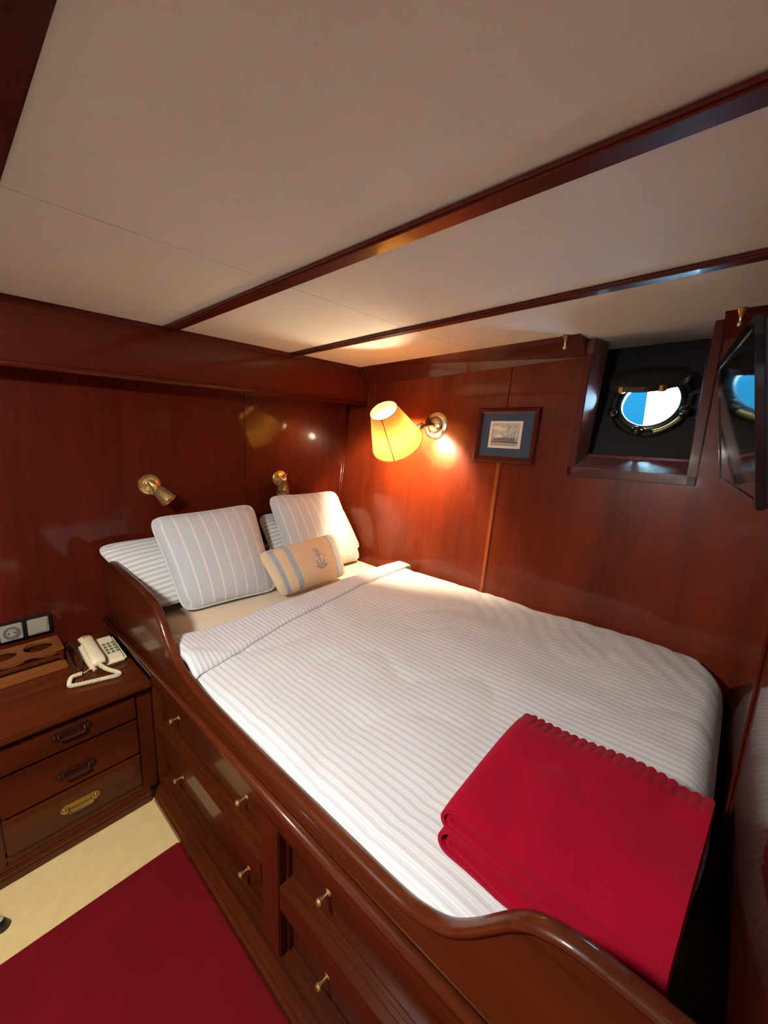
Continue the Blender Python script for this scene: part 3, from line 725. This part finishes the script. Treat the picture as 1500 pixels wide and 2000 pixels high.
# ------------------------------------------------------------------ telephone
PX0, PX1, PY0, PY1 = .326, .458, 1.800, 2.010
ph = empty('telephone', (.385, 1.9, ZT), 'ivory push-button telephone on the bedside cabinet', 'telephone')
bm = B(); hexa(bm, [(PX0, PY0, ZT+.001), (PX1, PY0, ZT+.001), (PX1, PY1, ZT+.001), (PX0, PY1, ZT+.001), (PX0+.004, PY0+.006, ZT+.026), (PX1-.004, PY0+.006, ZT+.026), (PX1-.004, PY1-.004, ZT+.046), (PX0+.004, PY1-.004, ZT+.046)])
pb = obj('base', bm, M['ivory'], ph, bevel=.010, seg=3, smooth=True)
zt_ = lambda y: ZT+.026+.020*(y-PY0-.006)/(PY1-PY0-.010)
for r in range(4):
    for c in range(3):
        x, y = .4045+c*.0165, PY0+.060+r*.024
        bm = B(); hexa(bm, [(x-.0055, y-.0065, zt_(y)-.004), (x+.0055, y-.0065, zt_(y)-.004), (x+.0055, y+.0065, zt_(y)-.003), (x-.0055, y+.0065, zt_(y)-.003), (x-.005, y-.006, zt_(y)+.0035), (x+.005, y-.006, zt_(y)+.0035), (x+.005, y+.006, zt_(y)+.0045), (x-.005, y+.006, zt_(y)+.0045)])
        obj('key', bm, M['keys'], pb)
bm = B(); rows = []
hp_ = [(1.790, .036, .020), (1.797, .044, .0245), (1.815, .050, .0255), (1.845, .056, .0235), (1.900, .063, .0215), (1.955, .066, .0235), (1.990, .066, .0255), (2.010, .062, .0245), (2.017, .054, .020)]
for y, z, hw in hp_:
    cx = .3555; b_ = (.016 if y < 1.835 or y > 1.97 else .024)
    rows.append([bm.verts.new((cx+hw*math.cos(a)*(1 if abs(math.sin(a)) < .8 else .9), y, ZT+z+.009*math.sin(a) if math.sin(a) > 0 else ZT+z+(z-b_)*0+(.018 if not (1.835 <= y <= 1.97) else .010)*math.sin(a))) for a in [2*PI*i/14 for i in range(14)]])
for a, b in zip(rows, rows[1:]):
    for i in range(14): bm.faces.new((a[i], a[(i+1) % 14], b[(i+1) % 14], b[i]))
bm.faces.new(rows[0]); bm.faces.new(rows[-1])
hs = obj('handset', bm, M['ivory'], ph, smooth='all')
bm = B(); hexa(bm, [(.346, 1.978, ZT+.0735), (.365, 1.978, ZT+.0735), (.365, 1.990, ZT+.0735), (.346, 1.990, ZT+.0735), (.346, 1.978, ZT+.0760), (.365, 1.978, ZT+.0760), (.365, 1.990, ZT+.0760), (.346, 1.990, ZT+.0760)])
obj('red_badge', bm, plain('faded_red', (.55, .18, .12), .6), hs)
path = smoothcurve([(.356, 1.790, ZT+.030), (.372, 1.760, ZT+.018), (.398, 1.715, ZT+.011), (.392, 1.700, ZT+.010), (.36, 1.708, ZT+.010), (.31, 1.722, ZT+.010), (.262, 1.737, ZT+.010), (.250, 1.748, ZT+.010), (.258, 1.785, ZT+.010), (.272, 1.806, ZT+.010), (.300, 1.808, ZT+.010)], 12)
hl = []; acc = 0; R_ = .0068
for a, b in zip(path, path[1:]):
    d = (b-a); x, y, z = frame(d); st = max(2, int(d.length/.0045*9))
    for k in range(st):
        ph_ = (acc+d.length*k/st)/.0045*2*PI; q = V((0, 0, 1)); sx = d.normalized().cross(q).normalized(); hl.append(a+d*k/st+sx*R_*math.cos(ph_)+q*R_*math.sin(ph_))
    acc += d.length
obj('coiled_cord', tube(B(), hl, .0020, 5), M['ivory'], ph, smooth='all')
obj('cord_end', tube(B(), [(.296, 1.808, ZT+.010), (.312, 1.815, ZT+.006), (.330, 1.822, ZT+.010)], .002, 6), M['ivory'], ph, smooth='all')
# dark cable loop behind it
lp = smoothcurve([(.3015+.0165*math.cos(a), 1.935+.085*math.sin(a), ZT+.006+.022*(1+math.sin(a))) for a in [2*PI*i/14 for i in range(14)]], 4, True)
tag(obj('cable_loop', tube(B(), lp, .0045, 6, True), plain('brown_cable', (.03, .014, .010), .4), smooth='all'), 'dark cable loop between cup rack and telephone', 'cable')
# ------------------------------------------------------------------ wall socket
so = empty('wall_socket', (.186, YH, .636), 'double wall socket plate above the cup rack', 'socket')
bx('back_box', (.098, .275, YH-.016, YH-.001, .595, .678), M['black'], so, .002)
for x0, x1 in ((.108, .178), (.194, .264)):
    p_ = bx('insert', (x0, x1, YH-.026, YH-.016, .602, .672), M['silver'], so, .003)
    if x0 < .15:
        bm = B(); lathe(bm, [(.027, 0), (.027, .004), (.022, .004), (.021, .001), (.0, .001)], (.143, YH-.0255, .637), (0, -1, 0), 28, caps=False); obj('socket_ring', bm, M['keys'], p_, smooth=True)
        bm = B(); lathe(bm, [(.017, 0), (.016, .003), (.0, .003)], (.143, YH-.026, .637), (0, -1, 0), 24, caps=False); obj('socket_core', bm, M['silver'], p_, smooth=True)
        for dx in (-.0095, .0095):
            bm = B(); lathe(bm, [(.003, 0), (.003, .0006)], (.143+dx, YH-.0293, .637), (0, -1, 0), 10); obj('pin_hole', bm, M['black'], p_)
    else: bx('rocker', (x0+.006, x1-.006, YH-.029, YH-.026, .608, .666), M['silver'], p_, .002)
# ------------------------------------------------------------------ brass reading lamps
def reading(bc, h0, h1, lev, lab):
    bc, h0, h1 = V(bc), V(h0), V(h1)
    o = empty('reading_lamp', tuple(bc), lab, 'lamp', 'brass reading lamps on the headboard wall')
    obj('wall_plate', lathe(B(), [(.050, 0), (.052, .006), (.047, .012), (.038, .013), (.036, .020), (.022, .025), (.011, .027)], bc, (0, -1, 0), 32), M['brass'], o, smooth=True)
    k = bc+V((0, -.052, 0))
    obj('arm', tube(B(), [bc+V((0, -.02, 0)), k], .007, 10), M['brass'], o, smooth='all')
    d = (h1-h0).normalized()
    j = obj('swivel', lathe(B(), [(.005, -.020), (.013, -.016), (.0155, 0), (.0155, .024), (.012, .030), (.006, .034)], k-d*.012, d, 18), M['brass'], o, smooth=True)
    L_ = .078; s0 = k+d*.024
    obj('head', lathe(B(), [(.007, -.006), (.024, 0), (.028, .006), (.040, L_), (.037, L_), (.026, .010), (.004, .008)], s0, d, 28, caps=False), M['brass'], o, smooth=True)
    obj('bulb', lathe(B(), [(.006, .010), (.014, .025), (.018, .045), (.012, .058), (.002, .062)], s0, d, 16), M['white'], o, smooth='all')
    lv = V(lev); obj('switch_lever', tube(B(), [k+V((0, .028, -.012)), k+V((0, .020, -.012))+lv], [.0022, .0034], 8), M['brass'], o, smooth='all')
    return o
reading((.712, YH-.001, 1.214), (.742, 2.10, 1.187), (.790, 2.050, 1.118), (-.004, -.012, -.034), 'brass reading lamp left of the pair, head turned to the right')
reading((1.463, YH-.001, 1.204), (1.487, 2.10, 1.23), (1.430, 2.040, 1.118), (.030, -.010, .042), 'brass reading lamp right of the pair, head pointing down left')
# ------------------------------------------------------------------ sconce with tilted shade
def sconce(name, plate, pnrm, joint, Bc, Tc, Rb, Rt, watts, lab, bulbr):
    o = empty(name, plate, lab, 'lamp'); plate, pnrm, joint, Bc, Tc = V(plate), V(pnrm).normalized(), V(joint), V(Bc), V(Tc)
    ax = (Tc-Bc); Ls = ax.length; ax.normalize()
    obj('back_plate', lathe(B(), [(.078, 0), (.080, .006), (.070, .013), (.052, .016), (.048, .022), (.026, .030), (.012, .034)], plate, pnrm, 36), M['nickel'], o, smooth=True)
    obj('arm', tube(B(), smoothcurve([plate+pnrm*.02, plate+pnrm*.06, joint], 5), .0095, 10), M['nickel'], o, smooth='all')
    hc = Bc+ax*.012
    k = obj('knuckle', lathe(B(), [(.004, -.024), (.015, -.020), (.020, -.006), (.020, .006), (.015, .020), (.004, .024)], joint, (hc-joint), 18), M['nickel'], o, smooth=True)
    obj('lamp_holder', tube(B(), [joint, hc, hc+ax*.045], [.008, .010, .016], 12), M['nickel'], o, smooth='all')
    n = 48; bm = B(); rs = []
    for rb, h in ((Rb, 0), (Rb-.001, .004), (Rb+(Rt-Rb)*.5, Ls*.5), (Rt, Ls-.004), (Rt+.0005, Ls)):
        x, y, z = frame(ax); rs.append([bm.verts.new(Bc+ax*h+(x*math.cos(2*PI*i/n)+y*math.sin(2*PI*i/n))*rb) for i in range(n)])
    for a, b in zip(rs, rs[1:]):
        for i in range(n): bm.faces.new((a[i], a[(i+1) % n], b[(i+1) % n], b[i]))
    sh = obj('shade', bm, M['shade'], o, smooth='all')
    for r_, h in ((Rb, .001), (Rt, Ls-.001)):
        obj('rim_binding', tube(B(), [Bc+ax*h+(x*math.cos(2*PI*i/n)+y*math.sin(2*PI*i/n))*r_ for i in range(n)], .0028, 6, True), M['canvas'], sh, smooth='all')
    v = (V((0, 0, 1.5))-(Bc+Tc)/2); v = (v-ax*v.dot(ax)).normalized(); sd = ax.cross(v); q = (v*.93-sd*.36).normalized()
    if (q.dot(V((r2.x, r2.y, r2.z))) > (v*.93+sd*.36).normalized().dot(V((r2.x, r2.y, r2.z)))): q = (v*.93+sd*.36).normalized()
    obj('side_seam', tube(B(), [Bc+q*(Rb+.001), Tc+q*(Rt+.001)], .0025, 6), M['rack'], sh, smooth='all')
    bc = hc+ax*.076
    blb = obj('bulb', lathe(B(), [(.013, -.045), (.014, -.035), (.024, -.012), (.028, .004)], bc, ax, 20), M['bulb'], o, smooth=True)
    tag(obj('dimmed_top', lathe(B(), [(.0282, .004), (.0275, .012), (.022, .026), (.008, .035)], bc, ax, 20), M['crown'], blb, smooth=True), 'bulb top with emission cut to dim the ceiling patch')
    return o
sconce('wall_sconce', (hx(1.392, 1.56), 1.392, 1.56), (-1, -.04, .11), (1.897, 1.416, 1.552), (1.810, 1.513, 1.455), (1.648, 1.483, 1.625), .150, .076, BULB_W, 'brass wall lamp with tilted amber parchment shade, lit', .03)
# opal dome lamp on the ceiling, left of the picture
gx, gy = -.50, .74; gz = cz(gy)
o = empty('ceiling_lamp', (gx, gy, gz), 'round opal ceiling lamp left of the picture, lit', 'lamp')
obj('rim', lathe(B(), [(.118, .0005), (.122, .010), (.116, .020), (.106, .020), (.106, .0005)], (gx, gy, gz), (0, 0, -1), 36, caps=False), M['brass'], o, smooth=True)
obj('dome', lathe(B(), [(.105*math.cos(PI/2*i/10), .018+.055*math.sin(PI/2*i/10)) for i in range(11)], (gx, gy, gz), (0, 0, -1), 32), M['dome'], o, smooth='all')
# ------------------------------------------------------------------ framed picture
pf = empty('framed_picture', (hx(.94, 1.38), .94, 1.38), 'small framed harbour print in a blue mat on the hull wall', 'picture')
def hp2(y, z, o): return (hx(y, z)-o, y, z)
def slab(name, y0, y1, z0, z1, o0, o1, mat, parent, bevel=0):
    c = [hp2(y, z, o) for z in (z0, z1) for y, o in ((y0, o0), (y1, o0), (y1, o1), (y0, o1))]
    return obj(name, hexa(B(), c), mat, parent, bevel=bevel, smooth=bool(bevel))
PY, QY, PZ, QZ, FW = .768, 1.108, 1.379, 1.657, .030
bm = B()
fm = [(0, .001), (0, .016), (.006, .022), (.020, .020), (FW, .012), (FW, .001)]     # (inset, stand-off)
loops = []
for ins, off in fm:
    loops.append([bm.verts.new(hp2(y, z, off)) for y, z in ((PY+ins, PZ+ins), (QY-ins, PZ+ins), (QY-ins, QZ-ins), (PY+ins, QZ-ins))])
loops.append(loops[0])
for a, b in zip(loops, loops[1:]):
    for i in range(4): bm.faces.new((a[i], a[(i+1) % 4], b[(i+1) % 4], b[i]))
obj('frame', bm, M['wood_y'], pf)
slab('mat_board', PY+FW, QY-FW, PZ+FW, QZ-FW, .004, .008, M['navy'], pf)
pr = slab('print', .852, 1.031, 1.452, 1.589, .0082, .0095, M['paper'], pf)
def flat(name, poly, mat, off):
    bm = B(); prism(bm, poly, lambda p: hp2(p[0], p[1], off), lambda p: hp2(p[0], p[1], off+.0004)); obj(name, bm, mat, pr)
flat('printed_sky', [(.867, 1.500), (1.018, 1.500), (1.018, 1.578), (.867, 1.578)], M['wash'], .0096)
flat('printed_sea', [(.867, 1.464), (1.018, 1.464), (1.018, 1.500), (.867, 1.500)], M['sea'], .0096)
flat('printed_ship', [(.890, 1.486), (1.008, 1.490), (1.004, 1.503), (.985, 1.512), (.962, 1.515), (.940, 1.508), (.915, 1.505), (.892, 1.507), (.880, 1.496)], M['ink1'], .0101)
flat('printed_ship', [(.950, 1.506), (1.000, 1.503), (.995, 1.516), (.975, 1.522), (.955, 1.517)], M['paper'], .0106)
for y, h in ((.888, .044), (.903, .022), (.925, .018)): flat('printed_mast', [(y, 1.500), (y+.0016, 1.500), (y+.0016, 1.500+h), (y, 1.500+h)], M['ink2'], .0106)
flat('printed_quay', [(.867, 1.479), (1.010, 1.482), (1.010, 1.487), (.867, 1.485)], M['ink2'], .0101)
flat('printed_cloud', [(.93, 1.548), (.96, 1.558), (.985, 1.566), (1.01, 1.562), (1.015, 1.549), (.98, 1.541), (.95, 1.538)], M['paper'], .0101)
# ------------------------------------------------------------------ brass curtain hooks
for p, lab in (((1.905, .662), 'small brass curtain hook on the frieze left of the porthole'), ((1.876, .086), 'small brass curtain hook above the television')):
    y = p[1]; x = xu(y)-.004; z = cz(y)
    o = empty('curtain_hook', (x, y, z), lab, 'hook', 'brass curtain hooks')
    obj('stem', lathe(B(), [(.015, 0), (.014, .004), (.007, .022), (.004, .034), (.004, .044)], (x, y, z-.0005), (0, 0, -1), 16), M['brass'], o, smooth=True)
    obj('ball_tip', lathe(B(), [(.002, 0), (.0065, .003), (.0085, .009), (.0065, .015), (.002, .018)], (x, y, z-.042), (0, 0, -1), 14), M['brass'], o, smooth='all')
# ------------------------------------------------------------------ television on a swivel arm
TL_, TR_, BLc, BRc = V((1.75, .110, 1.745)), V((1.14, .027, 1.738)), V((1.75, .054, 1.404)), V((1.14, -.027, 1.395))
tu = ((TL_-TR_)+(BLc-BRc)).normalized(); tv = ((TL_-BLc)+(TR_-BRc)).normalized(); tn = tu.cross(tv).normalized()
if tn.y < 0: tn = -tn
tc_ = (TL_+TR_+BLc+BRc)/4; hw_, hh_ = .305, .173
tvo = empty('television', (1.45, -.06, 1.39), 'black flat television on the foot wall reflecting the porthole', 'television')
def tb(name, u0, u1, v0, v1, d0, d1, mat, par, bevel=.002):
    f = lambda u, v, d: tc_+tu*u+tv*v+tn*d
    return obj(name, hexa(B(), [f(u0, v0, d0), f(u1, v0, d0), f(u1, v1, d0), f(u0, v1, d0), f(u0, v0, d1), f(u1, v0, d1), f(u1, v1, d1), f(u0, v1, d1)]), mat, par, bevel=bevel, smooth=True)
tb('screen', -hw_, hw_, -hh_, hh_, -.006, .0, M['screen'], tvo, 0)
for a in ((-hw_-.022, -hw_, -hh_-.022, hh_+.022), (hw_, hw_+.016, -hh_-.022, hh_+.022), (-hw_, hw_, hh_, hh_+.022), (-hw_, hw_, -hh_-.022, -hh_)): tb('bezel', *a, -.012, .003, M['screen'], tvo)
tb('back_shell', -hw_-.021, hw_+.015, -hh_-.020, hh_+.020, -.045, -.012, M['black'], tvo, .006)
f0 = tc_-tn*.046; 
bm = B(); tube(bm, [f0, V((f0.x+.03, (f0.y+fy(f0.x))/2, f0.z)), V((f0.x, fy(f0.x)+.012, f0.z))], .012, 8); obj('swivel_arm', bm, M['black'], tvo, smooth=True)
obj('wall_bracket', box(B(), f0.x-.05, f0.x+.05, fy(f0.x)+.002, fy(f0.x)+.014, f0.z-.06, f0.z+.06), M['black'], tvo)
# ------------------------------------------------------------------ white stool just leaving the picture at the left
st = empty('stool', (-.31, 1.35, 0), 'white tubular stool with black rubber feet at the left edge', 'stool')
for fx_, fy_ in ((-.018, 1.455), (-.20, 1.17), (-.55, 1.24), (-.46, 1.53)):
    ft = V((fx_, fy_, 0)); tp = V((-.31+(fx_+.31)*.45, 1.35+(fy_-1.35)*.45, .44))
    lg = obj('leg', tube(B(), [ft+V((0, 0, .018)), tp], .011, 12), M['white'], st, smooth=True)
    obj('rubber_foot', lathe(B(), [(.018, 0), (.020, .006), (.017, .030), (.012, .036)], ft+V((0, 0, .0118 if ft.y < 1.35 else .0005)), (tp-ft), 16), M['black'], lg, smooth=True)
bm = B(); lathe(bm, [(.14, 0), (.15, .006), (.15, .022), (.14, .030)], (-.31, 1.35, .435), (0, 0, 1), 40); obj('seat', bm, M['white'], st, smooth=True)
